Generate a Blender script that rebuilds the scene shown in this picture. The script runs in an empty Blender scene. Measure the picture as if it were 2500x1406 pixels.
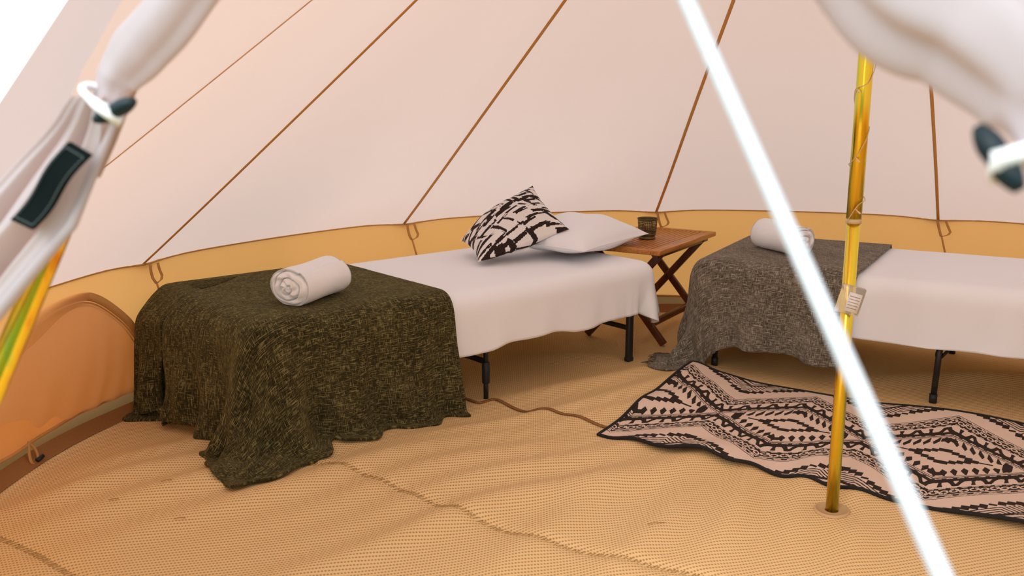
import bpy, bmesh, math, random
import numpy as np
from mathutils import Vector, Matrix

random.seed(7); rng = np.random.default_rng(7)
scene = bpy.context.scene
C = scene.collection
PI = math.pi

# ------------------------------------------------------------------ camera, sky, exposure
cam = bpy.data.cameras.new('camera'); cam_o = bpy.data.objects.new('camera', cam); C.objects.link(cam_o)
cam_o.location = (0, 0, 1.19); cam_o.rotation_euler = (math.radians(78), 0, 0)
cam.sensor_width = 36; cam.lens = 33.1; cam.clip_start = .02
cam.dof.use_dof = True; cam.dof.focus_distance = 3.3; cam.dof.aperture_fstop = 4.8
scene.camera = cam_o

world = bpy.data.worlds.new('overcast_sky'); scene.world = world; world.use_nodes = True
bg = world.node_tree.nodes['Background']
bg.inputs[0].default_value = (.90, .96, 1.0, 1); bg.inputs[1].default_value = 2.1

sun = bpy.data.lights.new('veiled_sun', 'SUN'); sun.energy = 2.3; sun.angle = math.radians(40); sun.color = (1, .98, .96)
sun_o = bpy.data.objects.new('veiled_sun', sun); C.objects.link(sun_o)
sun_o.rotation_euler = (math.radians(54), 0, math.radians(-28.5))
vs = scene.view_settings
vs.view_transform = 'Standard'; vs.look = 'None'; vs.gamma = 1; vs.exposure = 0.0; vs.use_curve_mapping = False

# ------------------------------------------------------------------ helpers
def link(name, verts, faces, mat=None, parent=None, smooth=True, uv=None):
    me = bpy.data.meshes.new(name)
    me.from_pydata([tuple(map(float, v)) for v in verts], [], [tuple(map(int, f)) for f in faces])
    if uv is not None:
        lay = me.uv_layers.new(name='UVMap'); uv = np.asarray(uv, float)
        idx = np.empty(len(me.loops), dtype=np.int64); me.loops.foreach_get('vertex_index', idx)
        lay.data.foreach_set('uv', uv[idx].astype(np.float32).ravel())
    if smooth: me.polygons.foreach_set('use_smooth', [True]*len(me.polygons))
    me.update()
    o = bpy.data.objects.new(name, me); C.objects.link(o)
    if mat: me.materials.append(mat)
    if parent: o.parent = parent
    return o

def empty(name, loc=(0,0,0), rz=0):
    o = bpy.data.objects.new(name, None); C.objects.link(o)
    o.location = loc; o.rotation_euler = (0,0,rz); o.empty_display_size = .05
    return o

def tag(o, label=None, cat=None, group=None, kind=None):
    if label: o['label'] = label
    if cat: o['category'] = cat
    if group: o['group'] = group
    if kind: o['kind'] = kind
    return o

class MB:
    def __init__(s): s.v = []; s.f = []
    def add(s, v, f):
        b = len(s.v); s.v += [tuple(x) for x in v]; s.f += [tuple(i+b for i in q) for q in f]; return s
    def box(s, c, size, M=None, bev=0.0):
        hx, hy, hz = size[0]/2, size[1]/2, size[2]/2
        b = min(bev, hx*.9, hy*.9, hz*.9)
        if b <= 0:
            v = [Vector((x*hx, y*hy, z*hz)) for z in (-1,1) for y in (-1,1) for x in (-1,1)]
            f = [(0,2,3,1),(4,5,7,6),(0,1,5,4),(2,6,7,3),(0,4,6,2),(1,3,7,5)]
        else:
            bm = bmesh.new(); bmesh.ops.create_cube(bm, size=1)
            for q in bm.verts: q.co = Vector((q.co.x*2*hx, q.co.y*2*hy, q.co.z*2*hz))
            bmesh.ops.bevel(bm, geom=bm.edges[:], offset=b, segments=2, affect='EDGES', profile=.5)
            bm.verts.index_update(); v = [q.co.copy() for q in bm.verts]; f = [[q.index for q in p.verts] for p in bm.faces]; bm.free()
        if M: v = [M @ q for q in v]
        return s.add([q + Vector(c) for q in v], f)
    def tube(s, pts, r, n=10, caps=True, flat=1.0, up=None):
        pts = [Vector(p) for p in pts]; m = len(pts)
        rs = r if hasattr(r, '__len__') else [r]*m
        ref = Vector(up) if up else None; prev = None; V = []
        for i, p in enumerate(pts):
            t = (pts[min(i+1,m-1)] - pts[max(i-1,0)]).normalized()
            if prev is None:
                a = ref if ref else (Vector((0,0,1)) if abs(t.z) < .9 else Vector((1,0,0)))
            else: a = prev
            a = (a - t*a.dot(t)).normalized(); prev = a; b = t.cross(a)
            for k in range(n):
                th = 2*PI*k/n; V.append(p + a*math.cos(th)*rs[i]*flat + b*math.sin(th)*rs[i])
        F = []
        for i in range(m-1):
            for k in range(n):
                F.append((i*n+k, i*n+(k+1)%n, (i+1)*n+(k+1)%n, (i+1)*n+k))
        if caps:
            F.append(tuple(range(n-1,-1,-1))); F.append(tuple((m-1)*n+k for k in range(n)))
        return s.add(V, F)
    def beam(s, a, b, w, h, up=(0,0,1), bev=.0):
        a, b = Vector(a), Vector(b); d = b-a; L = d.length; x = d.normalized()
        z = Vector(up); z = (z - x*z.dot(x)).normalized(); y = z.cross(x)
        M = Matrix((x,y,z)).transposed()
        return s.box((a+b)/2, (L,w,h), M, bev)
    def ribbon(s, pts, side, w, thick=.0015):
        pts = [Vector(p) for p in pts]; V = []; F = []; m = len(pts)
        for i, p in enumerate(pts):
            sd = Vector(side[i] if hasattr(side[0], '__len__') else side).normalized()
            t = (pts[min(i+1,m-1)]-pts[max(i-1,0)]).normalized(); nn = t.cross(sd).normalized()
            for a, b in ((-1,-1),(1,-1),(1,1),(-1,1)):
                V.append(p + sd*a*w/2 + nn*b*thick/2)
        for i in range(m-1):
            for k in range(4):
                F.append((i*4+k, i*4+(k+1)%4, (i+1)*4+(k+1)%4, (i+1)*4+k))
        F.append((3,2,1,0)); F.append(tuple((m-1)*4+k for k in range(4)))
        return s.add(V, F)
    def grid(s, fn, nu, nv):
        V = [fn(i/nu, j/nv) for j in range(nv+1) for i in range(nu+1)]
        F = [(j*(nu+1)+i, j*(nu+1)+i+1, (j+1)*(nu+1)+i+1, (j+1)*(nu+1)+i) for j in range(nv) for i in range(nu)]
        return s.add(V, F)
    def build(s, name, mat, parent=None, smooth=True):
        return link(name, s.v, s.f, mat, parent, smooth)

def smooth_poly(pts, n):
    P_ = [Vector(p) for p in pts]; out = []
    for i in range(len(P_)-1):
        p0, p1, p2, p3 = P_[max(i-1,0)], P_[i], P_[i+1], P_[min(i+2,len(P_)-1)]
        for k in range(n):
            t = k/n
            out.append(.5*((2*p1)+(-p0+p2)*t+(2*p0-5*p1+4*p2-p3)*t*t+(-p0+3*p1-3*p2+p3)*t**3))
    out.append(P_[-1]); return out

def autosmooth(o, ang=35):
    for p in o.data.polygons: p.use_smooth = True
    o.data.set_sharp_from_angle(angle=math.radians(ang))

# ------------------------------------------------------------------ materials
class NT:
    def __init__(s, name):
        s.m = bpy.data.materials.new(name); s.m.use_nodes = True; s.t = s.m.node_tree; s.n = s.t.nodes
        s.b = s.n['Principled BSDF']; s.out = s.n['Material Output']
    def node(s, typ, **kw):
        x = s.n.new(typ)
        for k, v in kw.items(): setattr(x, k, v)
        return x
    def l(s, a, b): s.t.links.new(a, b)
    def val(s, x, name, v): x.inputs[name].default_value = v; return x
    def math(s, op, a, b=None, c=None):
        x = s.node('ShaderNodeMath', operation=op)
        for i, q in enumerate((a, b, c)):
            if q is None: continue
            if isinstance(q, (int, float)): x.inputs[i].default_value = q
            else: s.l(q, x.inputs[i])
        return x.outputs[0]
    def coord(s, kind='Object'): return s.node('ShaderNodeTexCoord').outputs[kind]
    def mapping(s, src, scale=(1,1,1), rot=(0,0,0)):
        x = s.node('ShaderNodeMapping'); x.inputs['Scale'].default_value = scale; x.inputs['Rotation'].default_value = rot
        s.l(src, x.inputs[0]); return x.outputs[0]
    def noise(s, vec, scale, detail=3, rough=.5):
        x = s.node('ShaderNodeTexNoise'); x.inputs['Scale'].default_value = scale; x.inputs['Detail'].default_value = detail
        x.inputs['Roughness'].default_value = rough; s.l(vec, x.inputs['Vector']); return x.outputs['Fac']
    def ramp(s, fac, stops):
        x = s.node('ShaderNodeValToRGB'); e = x.color_ramp.elements
        while len(e) < len(stops): e.new(.5)
        for i, (p, c) in enumerate(stops): e[i].position = p; e[i].color = (*c, 1)
        s.l(fac, x.inputs[0]); return x.outputs[0]
    def mix(s, fac, a, b):
        x = s.node('ShaderNodeMix', data_type='RGBA')
        if isinstance(fac, (int, float)): x.inputs[0].default_value = fac
        else: s.l(fac, x.inputs[0])
        for i, q in ((6, a), (7, b)):
            if isinstance(q, tuple): x.inputs[i].default_value = (*q, 1)
            else: s.l(q, x.inputs[i])
        return x.outputs[2]
    def bump(s, h, strength=.3, dist=.002):
        x = s.node('ShaderNodeBump'); x.inputs['Strength'].default_value = strength; x.inputs['Distance'].default_value = dist
        s.l(h, x.inputs['Height']); s.l(x.outputs[0], s.b.inputs['Normal']); return x.outputs[0]
    def col(s, c, rough=.8, metal=0, spec=.3):
        if isinstance(c, tuple): s.b.inputs['Base Color'].default_value = (*c, 1)
        else: s.l(c, s.b.inputs['Base Color'])
        s.b.inputs['Roughness'].default_value = rough; s.b.inputs['Metallic'].default_value = metal
        s.b.inputs['Specular IOR Level'].default_value = spec; return s
    def translucent(s, c, fac):
        tr = s.node('ShaderNodeBsdfTranslucent')
        if isinstance(c, tuple): tr.inputs[0].default_value = (*c, 1)
        else: s.l(c, tr.inputs[0])
        mx = s.node('ShaderNodeMixShader'); mx.inputs[0].default_value = fac
        s.l(s.b.outputs[0], mx.inputs[1]); s.l(tr.outputs[0], mx.inputs[2]); s.l(mx.outputs[0], s.out.inputs[0]); return s

M = {}
def canvas(name, dif, trn, fac):
    k = NT(name); co = k.coord()
    weave = k.math('ADD', k.noise(k.mapping(co, (1,1,6)), 320, 2), k.noise(k.mapping(co, (6,6,1)), 320, 2))
    patch = k.noise(co, 2.2, 4)
    k.col(k.mix(patch, dif, tuple(x*.95 for x in dif)), .9, spec=.15)
    k.bump(weave, .12, .0006); k.translucent(trn, fac); M[name] = k.m
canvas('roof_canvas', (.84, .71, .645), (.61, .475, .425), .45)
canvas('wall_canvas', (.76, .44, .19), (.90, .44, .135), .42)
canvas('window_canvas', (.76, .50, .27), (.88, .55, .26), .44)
canvas('sod_cloth', (.60, .39, .20), (.5, .3, .12), .12)
canvas('flap_canvas', (.56, .55, .585), (.85, .62, .54), .40)
canvas('porch_canvas', (.50, .45, .445), (.80, .58, .50), .45)
canvas('seam_tape', (.72, .43, .15), (.85, .48, .13), .34)
canvas('wall_tape', (.70, .42, .15), (.80, .44, .12), .34)

def simple(name, c, rough=.6, metal=0, spec=.4, nscale=None, bump=0):
    k = NT(name); co = k.coord()
    if nscale:
        f = k.noise(co, nscale, 4); k.col(k.mix(f, tuple(x*.85 for x in c), tuple(min(1,x*1.12) for x in c)), rough, metal, spec)
        if bump: k.bump(f, bump, .002)
    else: k.col(c, rough, metal, spec)
    M[name] = k.m
simple('brown_tape', (.27, .115, .03), .85, nscale=160, bump=.2)
simple('black_steel', (.010, .010, .012), .45, .0, .5)
simple('black_plastic', (.012, .013, .015), .55)
simple('toggle_plastic', (.003, .014, .019), .45, 0, .3)
simple('white_cord', (.82, .82, .84), .8)
simple('rope_white', (.56, .60, .64), .8, nscale=300, bump=.3)
simple('mattress_fabric', (.6, .56, .52), .9, nscale=60)
simple('stitch_thread', (.45, .28, .10), .9)
simple('patch_black', (.004, .007, .007), .95, 0, .05, nscale=60)
simple('patch_thread', (.07, .09, .085), .9, 0, .1)
simple('rug_edge', (.012, .010, .009), .9, nscale=200)
simple('wire_beige', (.62, .47, .28), .6)
simple('dry_grass', (.36, .20, .06), .8)
simple('leaf_dark', (.03, .02, .01), .8)
simple('grass_ground', (.10, .14, .04), 1, nscale=9)
simple('fringe', (.10, .085, .065), 1)

k = NT('bed_linen'); co = k.coord()
k.col(k.mix(k.noise(co, 4, 2), (.90,.92,.97), (.88,.90,.95)), .85, spec=.2)
k.bump(k.math('ADD', k.noise(co, 7, 3), k.math('MULTIPLY', k.noise(co, 600, 1), .08)), .10, .02); M['bed_linen'] = k.m

k = NT('towel_terry'); co = k.coord()
k.col((.93,.945,.98), 1, spec=.1); k.b.inputs['Sheen Weight'].default_value = .25
k.bump(k.math('ADD', k.noise(co, 330, 2, .7), k.math('MULTIPLY', k.noise(co, 40, 3), 1.5)), .6, .004); M['towel_terry'] = k.m

def weave_mat(name, dark, mid, light, thr, topmix):
    k = NT(name); uv = k.node('ShaderNodeUVMap').outputs[0]
    big = k.noise(k.mapping(uv, (1,1,1)), 9, 3)
    wa = k.noise(k.mapping(uv, (42, 430, 1)), 1, 2, .6); we = k.noise(k.mapping(uv, (430, 42, 1)), 1, 2, .6)
    sl = k.noise(k.mapping(uv, (22, 380, 1)), 1, 1, .5)
    body = k.math('ADD', k.math('MULTIPLY', k.math('ADD', wa, we), .5), k.math('MULTIPLY', k.math('SUBTRACT', big, .5), .25))
    base = k.ramp(body, [(.36, dark), (.52, mid), (.66, tuple((a+b)/2 for a, b in zip(mid, light)))])
    hi = k.math('MAXIMUM', k.math('MULTIPLY', k.math('SUBTRACT', wa, thr), 9), k.math('MAXIMUM', k.math('MULTIPLY', k.math('SUBTRACT', we, thr), 9), k.math('MULTIPLY', k.math('SUBTRACT', sl, thr+.02), 9)))
    hi = k.math('MINIMUM', k.math('MAXIMUM', hi, 0), 1)
    k.col(k.mix(hi, base, light), 1, spec=.08); k.b.inputs['Sheen Weight'].default_value = topmix
    k.b.inputs['Sheen Roughness'].default_value = .6; k.b.inputs['Sheen Tint'].default_value = (*light, 1)
    k.bump(body, .5, .002); M[name] = k.m
weave_mat('olive_weave', (.010,.009,.004), (.036,.031,.012), (.25,.21,.09), .585, .3)
weave_mat('grey_weave', (.035,.030,.023), (.14,.12,.092), (.42,.37,.30), .59, .2)

# floor: woven mesh groundsheet, rows of small holes
k = NT('woven_groundsheet'); co = k.mapping(k.coord(), (1,1,1), (0,0,math.radians(-16)))
sx = k.node('ShaderNodeSeparateXYZ'); k.l(co, sx.inputs[0])
row = k.math('MULTIPLY', sx.outputs[1], 1/.0135); ri = k.math('FLOOR', row); rf = k.math('SUBTRACT', k.math('FRACT', row), .5)
cx = k.math('MULTIPLY', k.math('ADD', sx.outputs[0], k.math('MULTIPLY', k.math('MODULO', ri, 2), .0042)), 1/.0085); cf = k.math('SUBTRACT', k.math('FRACT', cx), .5)
dd = k.math('ADD', k.math('MULTIPLY', k.math('MULTIPLY', cf, cf), 5.0), k.math('MULTIPLY', k.math('MULTIPLY', rf, rf), 12.0))
hole = k.math('SUBTRACT', 1, k.math('SMOOTH_MIN', 1, dd, .2)); hole = k.math('MAXIMUM', hole, 0)
rib = k.math('MULTIPLY', k.math('ABSOLUTE', rf), 2)
blot = k.noise(k.coord(), 1.6, 3)
base = k.mix(blot, (.80,.55,.275), (.75,.495,.22))
k.col(k.mix(k.math('MINIMUM', k.math('MULTIPLY', hole, .85), .8), base, (.22,.115,.022)), .62, spec=.35)
k.bump(k.math('SUBTRACT', k.math('MULTIPLY', rib, -.25), hole), .35, .0025); M['woven_groundsheet'] = k.m

# gold passivated steel: colour drifts between yellow, green and copper along the tube
k = NT('gold_steel'); co = k.coord()
f = k.noise(k.mapping(co, (34,34,.9)), 1.4, 2, .5)
k.col(k.ramp(f, [(.26,(.62,.24,.03)), (.38,(.90,.62,.06)), (.52,(.88,.74,.06)), (.62,(.64,.70,.10)), (.74,(.92,.78,.20))]), .22, 1); M['gold_steel'] = k.m

# stained hardwood
k = NT('stained_wood'); co = k.coord()
g = k.noise(k.mapping(co, (4,60,60)), 1.3, 5, .6)
k.col(k.ramp(g, [(.3,(.30,.085,.012)), (.5,(.50,.18,.026)), (.72,(.60,.26,.05))]), .34, spec=.5); k.bump(g, .08, .001); M['stained_wood'] = k.m
k = NT('dark_stained_wood'); co = k.coord()
g = k.noise(k.mapping(co, (40,40,6)), 1.3, 5, .6)
k.col(k.ramp(g, [(.3,(.06,.014,.004)), (.6,(.13,.032,.008))]), .35, spec=.5); M['dark_stained_wood'] = k.m
simple('bronze_metal', (.13, .10, .045), .42, .75, .5, nscale=70)
k = NT('clear_plastic'); k.col((.85,.82,.78), .12, spec=.6); k.b.inputs['Transmission Weight'].default_value = .75; k.b.inputs['IOR'].default_value = 1.3; M['clear_plastic'] = k.m
simple('paper_card', (.78,.74,.72), .7); simple('print_grey', (.25,.22,.2), .7)
k = NT('bulb_drop'); k.col((.9,.72,.5), .15, spec=.6); k.b.inputs['Transmission Weight'].default_value = .3; M['bulb_drop'] = k.m

# two-tone print, the print itself stored per vertex
def print_mat(name, dark, light, rag=.12, rough=.9):
    k = NT(name); at = k.node('ShaderNodeAttribute', attribute_name='ink'); co = k.coord()
    fz_ = k.math('MULTIPLY', k.math('SUBTRACT', k.noise(co, 240, 3), .5), rag)
    f = k.math('MULTIPLY', k.math('SUBTRACT', k.math('ADD', at.outputs['Fac'], fz_), .38), 4.5)
    f = k.math('MINIMUM', k.math('MAXIMUM', f, 0), 1)
    lt = k.mix(k.noise(co, 18, 4), light, tuple(x*.88 for x in light))
    k.col(k.mix(f, lt, dark), rough, spec=.15); k.bump(k.noise(k.mapping(co, (1,8,1)), 180, 2), .2, .001); M[name] = k.m
print_mat('rug_print', (.030,.020,.015), (.74,.56,.45))
print_mat('cushion_print', (.030,.018,.016), (.86,.82,.81), .4)

# ------------------------------------------------------------------ the place: tent frame of reference
PX, PY = .909, 2.487                       # foot of the centre pole
R_E, Z_E, Z_A = 2.5, .55, 2.5              # eave radius, eave height, peak height
def polar(deg, r, z): a = math.radians(deg); return Vector((PX + r*math.cos(a), PY + r*math.sin(a), z))
DD = math.radians(241.5); D = Vector((math.cos(DD), math.sin(DD), 0)); LAT = Vector((-D.y, D.x, 0))
def door_pt(lat, z, off=0.0):              # point in the leaning plane of the entrance
    return Vector((PX, PY, 0)) + D*(2.3 - .3*z + off) + LAT*lat + Vector((0,0,z))

def gauss(x, w): return np.exp(-(x/w)**2)
def seg_dist(x, y, pts):
    best = np.full(np.shape(x), 9e9)
    for (x0,y0),(x1,y1) in zip(pts[:-1], pts[1:]):
        dx, dy = x1-x0, y1-y0; t = np.clip(((x-x0)*dx+(y-y0)*dy)/(dx*dx+dy*dy), 0, 1)
        best = np.minimum(best, np.hypot(x-x0-t*dx, y-y0-t*dy))
    return best
STITCH1 = [(-.70,2.80),(-.634,2.787),(-.537,2.755),(-.301,2.577),(-.114,2.431),(.055,2.311),(.262,2.211),(.408,2.147),(.8,1.98)]
STITCH2 = [(-1.5,2.40),(-1.363,2.311),(-1.245,2.239),(-1.123,2.147),(-.9,2.0)]
BIND = [(-.26,3.56),(-.174,3.458),(-.124,3.396),(-.071,3.434),(-.023,3.387),(.06,3.288),(.12,3.275),(.221,3.211),(.357,3.105),(.45,3.05)]
def floor_z(x, y):
    x = np.asarray(x, float); y = np.asarray(y, float)
    a = math.radians(35); s = x*math.cos(a)+y*math.sin(a); w = -x*math.sin(a)+y*math.cos(a)
    w = w + .035*np.sin(3.1*s+.6) + .015*np.sin(8*s)
    z = .004*np.sin(2.3*x+1)*np.sin(2.7*y) + .003*np.sin(5*x+3*y)
    for w0, amp, wd, s0, sw in ((2.72,.030,.075,.9,.55),(2.90,.022,.06,.6,.7),(2.52,.026,.07,1.1,.6),(2.36,.020,.06,1.4,.6),(2.22,.018,.05,1.6,.6),
                                (2.62,.014,.04,1.9,.5),(3.05,.018,.07,.9,.6),(2.06,.016,.05,1.3,.6),(2.50,.020,.06,2.35,.5),(2.66,.022,.07,2.6,.45),(2.85,.016,.06,2.4,.5),(2.0,.014,.06,1.9,.5)):
        z = z + 1.7*amp*gauss(w-w0, wd*1.25)*gauss(s-s0, sw)
    b = math.radians(62); s2 = x*math.cos(b)+y*math.sin(b); w2 = -x*math.sin(b)+y*math.cos(b)
    for w0, amp, wd, s0, sw in ((.62,.016,.05,2.55,.35),(.78,.013,.05,2.35,.4),(.45,.013,.045,2.75,.35),(1.02,.012,.06,2.2,.4),(.30,.012,.05,2.6,.4)):
        z = z + 1.6*amp*gauss(w2-w0+.02*np.sin(6*s2), wd*1.15)*gauss(s2-s0, sw)
    z = z + .030*gauss(x-1.95, .45)*gauss(y-3.72, .09) + .020*gauss(x-.25,.25)*gauss(y-4.05,.10)
    z = z - .007*gauss(seg_dist(x, y, STITCH1), .018) - .006*gauss(seg_dist(x, y, STITCH2), .018)
    r = np.hypot(x-PX, y-PY)
    z = z*(1-gauss(r, .09)) + .0
    z = z*np.clip((2.46-r)/.25, 0, 1)
    return np.maximum(z, -.012) + .012
def fz1(x, y): return float(floor_z(np.array([x]), np.array([y]))[0])

# ---- ground outside
mb = MB(); mb.add([(-30,-30,-.03),(30,-30,-.03),(30,30,-.03),(-30,30,-.03)], [(0,1,2,3)])
tag(mb.build('ground', M['grass_ground'], smooth=False), 'grass ground outside the tent', kind='structure')

# ---- floor
N = 330; g = np.linspace(-2.5, 2.5, N+1); X, Y = np.meshgrid(g+PX, g+PY)
Z = floor_z(X, Y); Rr = np.hypot(X-PX, Y-PY)
keep = Rr <= 2.50
idx = -np.ones(X.shape, int); idx[keep] = np.arange(keep.sum())
V = np.stack([X[keep], Y[keep], Z[keep]], 1)
q = np.stack([idx[:-1,:-1], idx[:-1,1:], idx[1:,1:], idx[1:,:-1]], -1).reshape(-1,4); q = q[(q >= 0).all(1)]
floor = tag(link('floor', V, q, M['woven_groundsheet']), 'rumpled tan woven groundsheet covering the tent floor', kind='structure')

def floor_path(pts, n, lift): return [Vector((p.x, p.y, fz1(p.x, p.y)+lift)) for p in smooth_poly([(a,b,0) for a,b in pts], n)]
def ribbon_floor(name, pts, w, mat, parent, lift=.0022, n=10):
    P_ = floor_path(pts, n, lift); side = []
    for i in range(len(P_)):
        t = P_[min(i+1,len(P_)-1)]-P_[max(i-1,0)]; side.append((-t.y, t.x, 0))
    mb = MB(); mb.ribbon(P_, side, w, .002); return mb.build(name, mat, parent)
ribbon_floor('binding_tape', BIND, .016, M['brown_tape'], floor, .004)['label'] = 'narrow brown tape binding a mat edge'
for ST in (STITCH1, STITCH2):
    P_ = floor_path(ST, 40, .0015); mb = MB(); L = 0; nxt = 0
    for a, b in zip(P_[:-1], P_[1:]):
        L += (b-a).length
        if L >= nxt:
            nxt += .0125; t = (b-a).normalized(); sd = Vector((-t.y, t.x, 0)); dirn = (sd + t*.45).normalized()
            c = a + Vector((0,0,.002)); e0 = c-dirn*.010; e1 = c+dirn*.010
            e0.z = fz1(e0.x,e0.y)+.001; e1.z = fz1(e1.x,e1.y)+.001
            mb.tube([e0, c, e1], .0011, 5)
    tag(mb.build('seam_stitching', M['stitch_thread'], floor), 'zigzag thread stitches along the groundsheet seam', kind='stuff')
# brown tape where groundsheet meets the wall, slightly turned up
mb = MB()
def edge_fn(a, b):
    deg = -64 + a*(254); r = 2.432 + .045*b + .006*math.sin(a*70); z = fz1(*polar(deg, r, 0).xy) + .003 + .034*b**1.6
    return polar(deg, r, z)
mb.grid(edge_fn, 220, 5); mb.build('edge_tape', M['brown_tape'], floor)['label'] = 'brown webbing tape edging the groundsheet'

# ---- roof
SEAMS = [188.8, 156.8, 125.1, 93.3, 60.8, 28.6, -3.6, -35.0, -65.8]
def eave(deg, frac):
    dip = .012*math.exp(-(frac/.10)**2) + .012*math.exp(-((1-frac)/.10)**2)
    return R_E*(1-.022*math.sin(PI*frac)), Z_E + .004 - dip + .006*math.sin(PI*frac)
def roof_pt(d0, d1, f, s):
    deg = d0+(d1-d0)*f; r, z = eave(deg, f); sag = .022*4*s*(1-s)
    wr = .0022*math.exp(-s/.10)*(math.sin(f*150)+.6*math.sin(f*97+1))*(math.exp(-(f/.13)**2)+math.exp(-((1-f)/.13)**2)+.12)
    big = .006*math.sin(2.6*f*PI+d0)*math.sin(PI*s)*math.sin(PI*f)
    return polar(deg, r*(1-s)+.03*s-sag+wr+big, z*(1-s)+Z_A*s-sag*.5)
ceil = tag(empty('ceiling', (PX, PY, Z_A)), 'pale pink backlit canvas cone of the bell tent', kind='structure')
off = Vector((-PX, -PY, -Z_A))
def cbuild(mb, name, mat, par=None):
    mb.v = [tuple(Vector(q)+off) for q in mb.v]; return mb.build(name, mat, par or ceil)
for d0, d1 in zip(SEAMS[:-1], SEAMS[1:]):
    mb = MB(); mb.grid(lambda a, b: roof_pt(d0, d1, a, b), 60, 40); cbuild(mb, 'canvas_panel', M['roof_canvas'])
def leg_lat(z): return .952-.377*z if z < 1.2 else max(.03, .4996-.626*(z-1.2))
AP = door_pt(0, 2.0); PEAK = Vector((PX, PY, Z_A))
def tri(mb, a, b, c, n=14, sag=.0):
    def fn(u, v):
        p = a*(1-v) + (b*(1-u)+c*u)*v
        return p - Vector((0,0,sag*4*v*(1-v)))
    mb.grid(fn, n, n)
SEAM_ENDS = {}
for s_, sd, nm in ((SEAMS[0], -1, 'L'), (SEAMS[-1], 1, 'R')):
    S = polar(s_, R_E, Z_E-.006); Ee = door_pt(sd*1.16, .55, -.02); A2 = door_pt(0, 2.0, -.02); L0 = door_pt(sd*.984, .0, -.02)
    dA, dB = (SEAMS[0], SEAMS[1]) if sd < 0 else (SEAMS[-2], SEAMS[-1])
    mb = MB(); mb.grid(lambda a, b: A2*(1-b) + roof_pt(dA, dB, 0 if sd < 0 else 1, a)*b, 40, 24)   # side slope of the porch
    S = roof_pt(dA, dB, 0 if sd < 0 else 1, 0)
    cbuild(mb, 'canvas_panel', M['roof_canvas'])
    mb = MB(); tri(mb, A2, S, Ee, 24); cbuild(mb, 'canvas_panel', M['roof_canvas'])
    mb = MB(); mb.grid(lambda a, b: (A2*(1-b)+Ee*b)*(1-a)+door_pt(sd*(leg_lat(1.93*(1-b))+.032), 1.93*(1-b), -.02)*a, 16, 40); cbuild(mb, 'canvas_panel', M['porch_canvas'])
    SEAM_ENDS[nm] = (S, Ee, L0)
for i, d in enumerate(SEAMS):
    d1 = SEAMS[i+1] if i+1 < len(SEAMS) else SEAMS[i]-30
    P_ = []; sd = []
    for j in range(41):
        s = j/40; p = roof_pt(d, d1, 0, s); c = Vector((PX, PY, p.z)); inw = (c-p); inw.z = -.6*inw.length; inw.normalize()
        wob = .004*math.sin(9*s+d)*math.sin(PI*s); tv = Vector((-math.sin(math.radians(d)), math.cos(math.radians(d)), 0))
        P_.append(p + inw*.004 + tv*wob); sd.append(tv)
    mb = MB(); mb.ribbon(P_, sd, .014 if 0 < i < 7 else .008, .002)
    o = cbuild(mb, 'seam_tape', M['seam_tape']); o['label'] = 'ochre tape along the roof seam'

# ---- walls
def wall_pt(d0, d1, f, b):                 # b 0 at the eave, 1 at the bottom hem
    deg = d0+(d1-d0)*f; r, z = eave(deg, f)
    zb = .075; wob = .010*math.sin(deg*.35)*b + .006*math.sin(deg*1.1+2*b)*b*(1-.5*b)
    tie = .016*(math.exp(-(f/.04)**2)+math.exp(-((1-f)/.04)**2))*(1-b)
    return polar(deg, r - .004 - tie + .035*b + wob, z + .002 + (zb-z)*b)
walls = {}
for nm, lab, bays in (('wall_left', 'mustard canvas side wall beside the olive blanket', (0,1)), ('wall_back', 'mustard canvas side wall behind the table', (2,3)),
                      ('wall_right', 'mustard canvas side wall behind the grey-blanket bed', (4,5,6,7))):
    w = tag(empty(nm, (PX, PY, 0)), lab, kind='structure'); walls[nm] = w; wo = Vector((-PX,-PY,0))
    for bi in bays:
        d0, d1 = SEAMS[bi], SEAMS[bi+1]
        mb = MB(); mb.grid(lambda a, b: wall_pt(d0, d1, a, b)+wo, 56, 16); mb.build('wall_panel', M['wall_canvas'], w)
        mb = MB(); mb.grid(lambda a, b: polar(d0+(d1-d0)*a, 2.535+.02*b, .085-.10*b)+wo, 40, 3); mb.build('sod_cloth', M['sod_cloth'], w)
        mb = MB(); mb.tube([wall_pt(d0, d1, a/40, 1)+wo+Vector((0,0,.004)) for a in range(41)], .006, 8); mb.build('hem', M['wall_tape'], w)
        mb = MB(); mb.tube([wall_pt(d0, d1, a/40, 0)*1.0+wo+Vector((0,0,.001)) for a in range(41)], .0035, 6); mb.build('eave_piping', M['seam_tape'], w)
        # tie: a loop of tape and its tail, at the seam where the bay begins
        d = d0; inn = lambda q: q + Vector((PX-q.x, PY-q.y, 0)).normalized()*.012
        T = lambda dd, z, k=.0: inn(polar(d-dd, R_E-.03+k, z)) + wo
        mb = MB()
        mb.ribbon([T(0,.545), T(.15,.52,.006), T(.35,.49,.008), T(.55,.468)], (0,0,1) if False else [polar(d+90,1,0)-polar(d+90,0,0)]*4, .013, .002)
        mb.ribbon([T(.9,.545), T(1.15,.52,.006), T(1.45,.492,.008), T(1.25,.478,.004), T(.55,.468)], [polar(d+90,1,0)-polar(d+90,0,0)]*5, .012, .002)
        mb.ribbon([T(.60,.468), T(.85,.43), T(1.15,.385), T(1.3,.34)], [polar(d+90,1,0)-polar(d+90,0,0)]*4, .009, .002)
        mb.build('tie_tape', M['wall_tape'], w)['label'] = 'tape tie hanging from the eave seam'
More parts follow.
